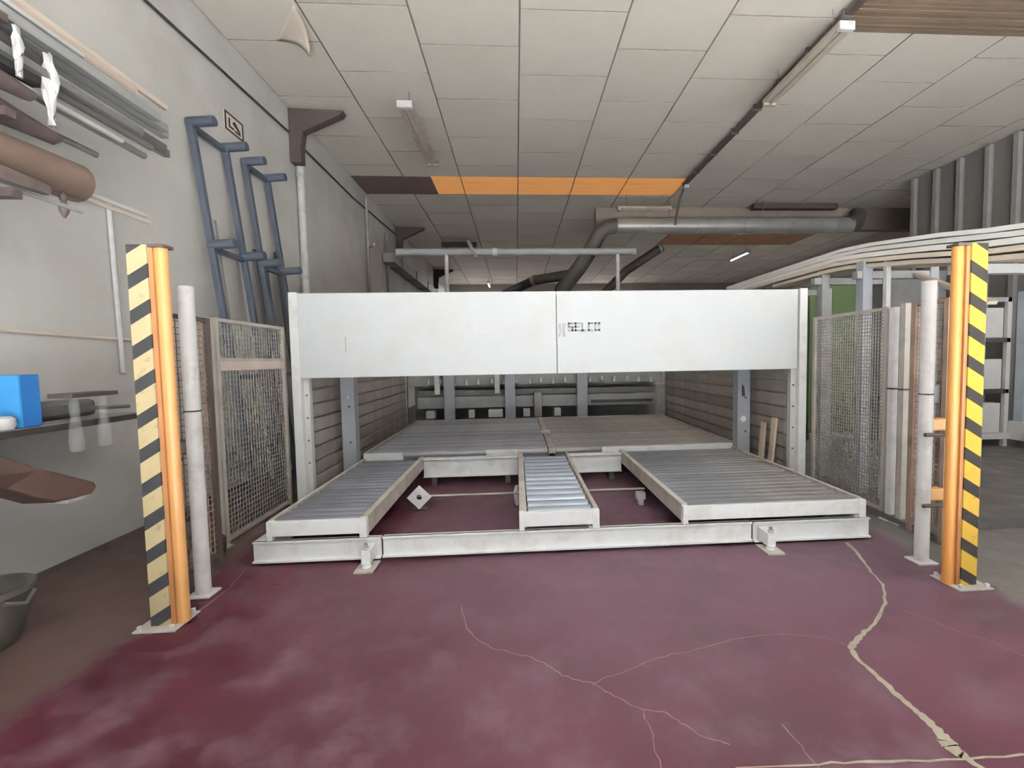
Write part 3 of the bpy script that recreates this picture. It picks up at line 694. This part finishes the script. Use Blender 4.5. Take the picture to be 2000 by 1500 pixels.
# rear portal with pusher and grippers
box(-2.28, 3.20, 10.45, 10.52, .0, 1.9).build('rear_panel', 'midgrey', saw)
box(-2.28, 3.20, 9.95, 10.25, 1.02, 1.5).build('carriage_beam', 'midgrey', saw, bevel=.01)
box(-2.10, 3.05, 9.98, 10.10, .80, .92).build('dark_beam', 'darkgrey', saw)
box(-2.10, 3.05, 9.86, 10.0, .54, .79).build('pusher_beam', 'midgrey', saw, bevel=.01)
box(1.6, 2.95, 9.84, 9.86, .60, .66).build('beam_slot', 'black', saw)
for xc in (-1.41, -.14, 1.395): box(xc - .11, xc + .11, 9.70, 9.84, .0, 1.55).build('rear_column', 'grey_steel', saw, bevel=.008)
nub = MB().lathe([(.03, 0), (.045, .02), (.03, .06), (.03, .12)], (0, 0, 0), 10).mesh('suction_cup', 'lightgrey', True)
for k in range(19):
    piece('suction_cup', nub, (-1.85 + k * .265 + random.uniform(-.03, .03), 9.90, 1.03 + random.uniform(-.02, .03)), saw)
for xc in (-1.63, -.40): box(xc - .05, xc + .05, 9.55, 9.62, .87, 1.4).build('white_rod', 'lightgrey', saw)
for xc, wd in ((-1.80, .18), (-.95, .12), (-.45, .30), (.20, .14), (.85, .14)):
    box(xc - wd / 2, xc + wd / 2, 9.62, 9.82, .36, .52).build('gripper', 'lightgrey', saw, bevel=.01)
box(.36, .52, 9.6, 9.85, .36, .86).build('centre_carriage', 'midgrey', saw, bevel=.01)
# rear service pipe and its posts
t = thing('rear_service_pipe', 'long grey horizontal pipe on white posts above the machine', 'pipe', (.1, 9.95, 1.9))
MB().tube([(-2.45, 9.95, 3.84), (2.62, 9.95, 3.84)], .075, 16).build('pipe', 'midgrey', t, True)
MB().tube([(-.45, 9.95, 3.84), (-.35, 9.95, 3.84)], .085, 16).build('coupling', 'lightgrey', t, True)
for xc in (-1.42, 2.23): MB().tube([(xc, 9.95, 1.5), (xc, 9.95, 3.84)], .045, 12).build('stand_post', 'white_pipe', t, True)
MB().bar((-.95, 9.85, 4.05), (-.78, 9.85, 3.70), .06, .06).build('hook', 'darkgrey', t)
# scraps leaning inside the right side
for (x, yy, h, a, lb) in ((3.12, 5.50, .78, .02, 'tall pale wooden offcut leaning inside the right machine side'), (3.10, 5.68, .70, -.02, 'second pale wooden offcut leaning deeper inside the right side')):
    tag(MB().bar((x, yy, .0), (x + .06, yy - a, h), .03, .09, (0, 1, 0)).build('wood_offcut', 'wood_scrap', None), lb, 'offcut')

# ------------------------------------------------------------------ roller conveyors
ZT = .335
def conveyor(x0, x1, y0, y1, label, pit, rr, rm, wl_, wr_):
    t = thing('roller_conveyor', label, 'conveyor', ((x0 + x1) / 2, (y0 + y1) / 2, .18), 'front roller conveyors')
    box(x0, x0 + wl_, y0 + .04, y1, .20, ZT + .012).build('side_rail', 'beige_rail', t, bevel=.004)
    box(x1 - wr_, x1, y0 + .04, y1, .20, ZT + .012).build('side_rail', 'beige_rail', t, bevel=.004)
    box(x0 + .005, x1 - .005, y0, y0 + .045, .222, ZT).build('front_rail', 'white_paint', t, bevel=.004)
    box(x1 - .055, x1 + .002, y0 - .004, y0 + .05, .19, ZT + .005).build('end_plate', 'white_paint', t, bevel=.003)
    box(x0 - .002, x0 + .04, y0 - .004, y0 + .05, .19, ZT + .005).build('end_plate', 'white_paint', t, bevel=.003)
    box(x0 + wl_, x1 - wr_, y1 - .03, y1, .21, .29).build('rear_rail', 'white_paint', t)
    ln = (x1 - x0 - wl_ - wr_) / 2 - .012
    rmsh = MB().tube([(-ln, 0, 0), (ln, 0, 0)], rr, 14).tube([(-ln - .012, 0, 0), (-ln, 0, 0)], .012, 8).tube([(ln, 0, 0), (ln + .012, 0, 0)], .012, 8).mesh('roller', rm, True)
    yy = y0 + .045 + pit * .6
    while yy < y1 - rr:
        piece('roller', rmsh, ((x0 + wl_ + x1 - wr_) / 2, yy, ZT - rr + .002 + random.uniform(-.002, .002)), t); yy += pit
    return t
conveyor(-1.94, -1.19, 3.60, 5.86, 'narrow dark roller conveyor on the left of the machine front', .112, .048, 'roller_dark', .03, .05)
conveyor(0.0, .64, 3.60, 5.95, 'narrow bright roller conveyor in the middle of machine front', .165, .062, 'roller_blue', .06, .035)
conveyor(1.33, 2.88, 3.60, 5.95, 'wide dusty roller conveyor on the right of machine front', .112, .048, 'roller_dust', .05, .03)
# rear table
t = thing('lift_table', 'wide low roller table deep inside the white machine', 'table', (.48, 7.7, .05))
ZR = .36
for x0, x1 in ((-2.0, -1.50), (-.42, .0), (1.12, 2.98)): box(x0, x1, 6.05, 6.10, .27, ZR + .006).build('front_rail', 'white_paint', t, bevel=.004)
box(-2.0, 2.98, 6.10, 6.13, .20, .29).build('under_rail', 'darkgrey', t)
for x0, x1 in ((-2.02, -1.97), (.41, .50), (2.95, 3.0)): box(x0, x1, 6.10, 9.40, .20, ZR + .008).build('long_rail', 'beige_rail', t, bevel=.004)
box(.38, .53, 7.35, 7.55, ZR, ZR + .03).build('stop_block', 'lightgrey', t, bevel=.005)
box(-2.0, 2.98, 9.37, 9.42, .20, ZR).build('rear_rail', 'beige_rail', t)
for xa, xb, rm in ((-1.97, .41, 'roller_rear'), (.50, 2.95, 'roller_dust2')):
    ln = (xb - xa) / 2 - .01
    rmsh = MB().tube([(-ln, 0, 0), (ln, 0, 0)], .05, 12).mesh('roller', rm, True)
    yy = 6.19
    while yy < 9.34: piece('roller', rmsh, ((xa + xb) / 2, yy, ZR - .05 + random.uniform(-.003, .003)), t); yy += .118
for xc in (-1.9, .45, 2.9):
    for yy in (6.3, 9.2): box(xc - .04, xc + .04, yy - .04, yy + .04, 0, .20).build('leg', 'darkgrey', t)

# ------------------------------------------------------------------ white base frame
t = thing('base_frame', 'white steel beam frame on adjustable feet carrying the conveyors', 'frame', (.43, 4.6, 0))
def ibeam_x(x0, x1, y, z0, z1, nm, d=.05):
    b = MB().box(x0, x1, y + .012, y + .03, z0, z1).box(x0, x1, y - .015, y + d, z0, z0 + .014).box(x0, x1, y - .004, y + d, z1 - .012, z1)
    return b.build(nm, 'white_paint', t)
ibeam_x(-2.05, -1.085, 3.60, .022, .185, 'front_beam'); ibeam_x(-1.07, 1.905, 3.60, .028, .188, 'front_beam'); ibeam_x(1.92, 2.92, 3.60, .022, .185, 'front_beam')
for xa in (-2.05, 2.87):
    MB().box(xa, xa + .05, 3.655, 5.9, .172, .185).box(xa + .018, xa + .032, 3.655, 5.9, .02, .172).box(xa, xa + .05, 3.655, 5.9, .02, .034).build('side_beam', 'white_paint', t)
for xa in (-1.98, -1.23, .02, .58, 1.36, 2.82):
    box(xa - .02, xa + .02, 3.62, 3.68, .188, .2).build('spacer', 'white_paint', t)
for x0, x1 in ((-1.185, -.005), (.645, 1.325)):
    MB().box(x0, x1, 5.80, 5.82, .10, .33).box(x0, x1, 5.76, 5.88, .318, .335).box(x0, x1, 5.76, 5.88, .10, .112).build('cross_beam', 'white_paint', t, bevel=.003)
    MB().box(x0 + .1, x0 + .16, 5.78, 5.86, 0, .10).box(x1 - .16, x1 - .1, 5.78, 5.86, 0, .10).build('cross_beam_foot', 'darkgrey', t)
for xc in (-1.155, 1.99):
    fb = box(xc - .035, xc + .035, 3.45, 3.60, .04, .15).build('foot_bracket', 'white_paint', t, bevel=.006)
    box(xc - .07, xc + .07, 3.38, 3.58, 0, .012).build('foot_plate', 'beige_rail', t)
    MB().tube([(xc, 3.47, .012), (xc, 3.47, .19)], .014, 10).build('jack_screw', 'midgrey', fb, True)
    MB().tube([(xc, 3.47, .15), (xc, 3.47, .165)], .028, 6).build('nut', 'lightgrey', fb)
    MB().tube([(xc, 3.47, .012), (xc, 3.47, .05)], .034, 12).build('foot_cup', 'white_paint', fb, True)
# flange bearings and drive shaft under the conveyors
t2 = thing('drive_shaft', 'thin drive shaft with white diamond flange bearing under the conveyors', 'shaft', (.1, 4.85, 0))
MB().tube([(-1.15, 4.85, .135), (1.36, 4.85, .135)], .011, 8).build('shaft', 'beige_rail', t2, True)
MB().ring((-1.04, 4.80, .135), .03, .125, 4, 'y', .03).build('diamond_flange', 'white_paint', t2)
box(-1.12, -.96, 4.83, 4.87, 0, .02).build('bearing_foot', 'darkgrey', t2)
box(-1.06, -1.02, 4.83, 4.86, 0.0, .10).build('bearing_leg', 'darkgrey', t2)
MB().prism([(-.035, 4.78, .02), (-.06, 4.85, .135), (-.035, 4.92, .20), (-.02, 4.92, .20), (-.02, 4.78, .02)], (.014, 0, 0)).build('edge_flange', 'lightgrey', t2)
box(1.24, 1.33, 4.7, 4.78, .06, .13).build('end_block', 'lightgrey', t2); box(1.26, 1.31, 4.7, 4.78, 0, .06).build('end_leg', 'lightgrey', t2)
for yy, X in ((4.85, (-.035, -.02)),): box(-.05, .0, 4.82, 4.88, 0, .02).build('mid_foot', 'darkgrey', t2)

# ================================================================== CEILING FIXTURES
def fluo(nm, label, x0, y0, x1, y1, z, lit=False, wires=True, ln_cap=.05, wd=.13, group='fluorescent lamps'):
    t = thing(nm, label, 'lamp', ((x0 + x1) / 2, (y0 + y1) / 2, z - .05), group)
    d = Vector((x1 - x0, y1 - y0, 0)); u = d.normalized()
    MB().bar((x0, y0, z), (x1, y1, z), wd, .07).build('housing', 'lamp_body' if not lit else 'lightgrey', t, bevel=.008)
    MB().tube([(x0 + u.x * .06, y0 + u.y * .06, z - .05), (x1 - u.x * .06, y1 - u.y * .06, z - .05)], .022, 10).build('tube', 'tube_lit' if lit else 'lamp_body', t, True)
    for a, b_ in (((x0, y0), 1), ((x1, y1), -1)):
        p = Vector((a[0], a[1], z - .015)); MB().bar(p - u * .01 * b_, p + u * ln_cap * b_, wd * .95, .10).build('end_cap', 'white_pipe' if b_ > 0 else 'lamp_body', t, bevel=.006)
    if lit:
        l = bpy.data.lights.new('tube_light', 'AREA'); l.shape = 'RECTANGLE'; l.size = .12; l.size_y = d.length * .9; l.energy = 190; l.color = (1, .98, .95)
        lo_ = bpy.data.objects.new('tube_light', l); col.objects.link(lo_); attach(lo_, t); lo_.location = ((x0 + x1) / 2, (y0 + y1) / 2, z - .09)
    if wires:
        for f in (.15, .85):
            MB().tube([(x0 + d.x * f, y0 + d.y * f, z + .03), (x0 + d.x * f, y0 + d.y * f, ZC + .01)], .006, 6).build('hanger_wire', 'darkgrey', t)
    return t
fluo('fluorescent_lamp', 'unlit fluorescent lamp hanging near the left wall side', -1.59, 7.24, -1.54, 9.36, 5.42, wd=.24)
fluo('fluorescent_lamp', 'unlit fluorescent lamp alongside the dark tray by the brown slats', 3.96, 5.40, 3.94, 7.05, 5.42, wd=.20)
fluo('fluorescent_lamp', 'unlit fluorescent lamp crossing above the round duct', 2.72, 12.0, 4.1, 12.0, 5.42)
fluo('fluorescent_lamp', 'lit far fluorescent lamp left of the machine seam', -1.33, 23.6, -1.33, 25.0, 5.50, True)
fluo('fluorescent_lamp', 'lit far fluorescent lamp behind the right white stand post', 5.1, 23.9, 5.1, 25.2, 5.50, True)
fluo('fluorescent_lamp', 'lit fluorescent lamp under the duct near the white strips', 8.75, 16.9, 8.75, 18.4, 5.45, True)
t = thing('cable_tray', 'dark brown cable tray running along the ceiling into the hall', 'cable tray', (4.12, 4, 5.62))
MB().box(4.07, 4.17, -3.8, 11.1, 5.66, 5.72).build('tray', 'darkbrown', t)
for yy in (-2, 0, 2, 4, 5.6, 6.3, 7.0, 7.7, 8.5, 9.4, 10.3): box(4.055, 4.185, yy, yy + .04, 5.65, 5.745).build('clip', 'darkgrey', t)
MB().tube([(4.12, 11.05, 5.66), (4.11, 11.25, 5.5), (4.05, 11.3, 5.3), (3.97, 11.3, 4.80)], .03, 8).build('drop_pipe', 'darkbrown', t, True)
box(4.10, 4.21, 11.0, 11.08, 5.58, 5.66).build('end_block', 'lightgrey', t)
# round duct
t = thing('round_duct', 'big round galvanised duct crossing below the ceiling on the right', 'duct', (6, 12.4, 4.8))
MB().tube([(2.75, 12.4, 5.08), (9.3, 12.4, 5.10)], .21, 24).build('duct', 'galv', t, True)
for xc in (3.6, 4.9, 6.2, 7.5, 8.8): MB().tube([(xc, 12.4, 5.09), (xc + .05, 12.4, 5.09)], .225, 24).build('seam_ring', 'galv', t, True)
MB().tube([(2.8, 12.4, 5.08), (2.5, 12.4, 5.05), (2.3, 12.4, 4.9), (2.05, 12.4, 4.45), (1.75, 12.45, 4.0), (1.3, 12.5, 3.45), (1.1, 12.5, 3.0)], .20, 20).build('elbow', 'blackduct', t, True)
MB().tube([(9.2, 12.4, 5.1), (9.5, 12.5, 5.2), (9.8, 12.8, 5.5)], .22, 20).build('end_elbow', 'blackduct', t, True)
for xc in (4.2, 6.8): MB().tube([(xc, 12.4, 5.3), (xc, 12.4, ZC)], .012, 6).build('hanger', 'darkgrey', t)
t = thing('branch_duct', 'dark branch duct sloping down behind the machine', 'duct', (3, 13.0, 3))
MB().tube([(4.5, 14.0, 4.9), (3.4, 14.0, 4.2), (2.6, 14.0, 3.4), (2.4, 14.0, 2.6), (2.4, 14.0, 0)], .13, 16).build('duct', 'darkbrown', t, True)
MB().tube([(4.4, 14.0, 4.84), (4.46, 14.0, 4.87)], .145, 16).build('collar', 'midgrey', t, True)
t = thing('branch_duct', 'dark low duct branching left behind the white hood', 'duct', (0, 13.6, 3))
MB().tube([(1.6, 12.6, 3.85), (.6, 13.5, 3.85), (-.3, 14.5, 3.6), (-.6, 14.5, 2.6), (-.6, 14.5, 0)], .14, 16).build('duct', 'blackduct', t, True)
MB().tube([(.62, 13.48, 3.85), (.54, 13.56, 3.84)], .155, 16).build('collar', 'midgrey', t, True)
tag(MB().bar((-2.5, 16.5, 5.6), (-1.3, 16.5, 5.6), .2, .14).build('roof_bracket', 'darkbrown', None), 'dark brown roof bracket under the far left ceiling', 'bracket')
tag(MB().bar((6.6, 12.6, 5.66), (9.0, 12.6, 5.66), .2, .14).build('roof_bracket', 'darkbrown', None), 'dark brown roof bracket under the right ceiling edge', 'bracket')

# ================================================================== RIGHT SIDE STORAGE
t = thing('strip_rack', 'grey steel rack holding long white strips beyond right fence', 'rack', (4.1, 5.2, 0))
for (x, yy, m, wd, top) in ((3.83, 4.88, 'grey_steel', .11, 2.56), (3.84, 4.58, 'lightgrey', .05, 2.52), (3.86, 5.60, 'midgrey', .10, 2.62), (3.95, 3.75, 'midgrey', .10, 2.36), (4.6, 4.88, 'midgrey', .10, 2.52), (4.6, 3.75, 'midgrey', .1, 2.40), (4.6, 6.6, 'midgrey', .1, 2.52)):
    box(x - wd / 2, x + wd / 2, yy - wd / 2, yy + wd / 2, 0, top).build('upright', m, t, bevel=.005)
for yy, z in ((3.75, 2.295), (4.88, 2.45), (5.60, 2.50), (6.6, 2.50)): box(3.72, 4.6, yy - .04, yy + .04, z - .08, z).build('arm', 'midgrey', t)
for yy in (3.75, 4.88): box(3.78, 4.65, yy - .05, yy + .05, 0, .06).build('base', 'darkgrey', t)
# strips: sagging, each an object of its own
def zmid(yy):
    pts = [(2.2, 2.26), (3.0, 2.36), (3.52, 2.42), (4.14, 2.53), (5.22, 2.68), (6.5, 2.70), (8.56, 2.70), (10.2, 2.62)]
    for (a, za), (b_, zb) in zip(pts[:-1], pts[1:]):
        if yy <= b_: return za + (zb - za) * (yy - a) / (b_ - a)
    return pts[-1][1]
words = ['first', 'second', 'third', 'fourth', 'fifth', 'sixth', 'seventh', 'eighth', 'ninth', 'tenth', 'eleventh']
N_ = 0
for lay, (dz, m, xs, ys_e) in enumerate([(-.125, 'pvc_beige', (3.86, 3.98, 4.10, 4.22, 4.34), (6.4, 6.9)), (-.065, 'pvc_beige', (3.84, 3.96, 4.09, 4.22, 4.36), (7.2, 8.0)), (-.005, 'pvc', (3.88, 4.0, 4.12, 4.25, 4.38), (8.2, 9.6)), (.055, 'pvc', (3.92, 4.04, 4.15, 4.28), (8.8, 9.9)), (.112, 'pvc', (3.98, 4.10, 4.22), (8.4, 9.8))]):
    lname = ('lowest beige', 'upper beige', 'lower white', 'middle white', 'topmost white')[lay]
    for i, x in enumerate(xs):
        ye = random.uniform(*ys_e); pts = []; ph = random.uniform(0, 6); am = random.uniform(0, .004)
        for k in range(15):
            yy = 2.35 + (ye - 2.35) * k / 14
            pts.append((x + .003 * math.sin(yy * .8 + ph), yy, zmid(yy) + dz + am * math.sin(yy * 1.7 + ph)))
        b = MB(); hw, hh = random.uniform(.045, .058), random.uniform(.02, .026)
        for p in pts:
            b.v += [(p[0] - hw, p[1], p[2] - hh), (p[0] + hw, p[1], p[2] - hh), (p[0] + hw, p[1], p[2] + hh), (p[0] - hw, p[1], p[2] + hh)]
        for k in range(14):
            for a in range(4): q = 4 * k; b.f.append((q + a, q + (a + 1) % 4, q + 4 + (a + 1) % 4, q + 4 + a))
        b.f += [(0, 1, 2, 3), tuple(range(56, 60))]
        tag(b.build('long_strip', m, None, bevel=.004), '%s strip of the %s layer from the machine side, on right rack' % (words[i], lname), 'strip', 'long strips on the right rack')
tag(MB().bar((4.40, 4.02, 2.00), (4.40, 4.84, 2.41), .10, .035).build('loose_plank', 'cream', None, bevel=.004), 'short drooping cream plank under the white strips at right', 'plank')
# green sheet
t = thing('green_screen', 'tall green sheet panel standing behind the right wire fence', 'panel', (5.8, 8.1, 0))
box(5.30, 6.30, 8.05, 8.10, .12, 2.85).build('sheet', 'green', t)
for xc in (5.33, 6.27): box(xc - .03, xc + .03, 8.10, 8.16, 0, 2.85).build('support_post', 'midgrey', t)
box(5.30, 6.30, 8.02, 8.14, 0, .12).build('bottom_rail', 'midgrey', t)
tag(box(6.36, 7.36, 7.5, 8.2, 0, 2.95).build('tall_cabinet', 'darkgrey', None, bevel=.01), 'tall dark backdrop cabinet right of the green sheet', 'cabinet')  # widened to act as a dark backdrop between the rack posts
# metal shelving with pale blue column
t = thing('metal_shelving', 'grey metal shelving with dark shelves right of the striped post', 'shelving', (7.75, 7.2, 0))
box(7.40, 8.0, 7.55, 7.58, .1, 2.4).build('back_panel', 'lightgrey', t)
for xc in (7.45, 7.97): box(xc - .035, xc + .035, 7.0, 7.06, 0, 2.42).build('upright', 'lightgrey', t)
for z, m in ((1.70, 'black'), (.87, 'black'), (2.35, 'midgrey')): box(7.42, 8.0, 7.0, 7.55, z, z + .07).build('shelf', m, t)
box(7.38, 8.02, 6.95, 7.58, .13, .22).build('bottom_shelf', 'lightgrey', t)
for z in (1.80, .97, .25): box(7.50, 7.92, 7.05, 7.5, z - .03, z + .46).build('grey_bin', 'lightgrey', t, bevel=.01)
t = thing('steel_stand', 'pale blue steel frame with blue strip at the right frame edge', 'frame', (8.2, 6.95, 0))
box(8.03, 8.45, 6.80, 6.95, .30, 2.5).build('column', 'steel_blue', t, bevel=.01)
box(8.06, 8.14, 6.785, 6.80, .5, 1.5).build('blue_strip', 'sky_panel', t)
box(8.00, 8.5, 6.70, 7.0, .12, .42).build('foot_block', 'white_pipe', t, bevel=.01)
for xc in (8.12, 8.4): MB().tube([(xc - .02, 6.85, .07), (xc + .02, 6.85, .07)], .07, 14).build('wheel', 'midgrey', t, True)
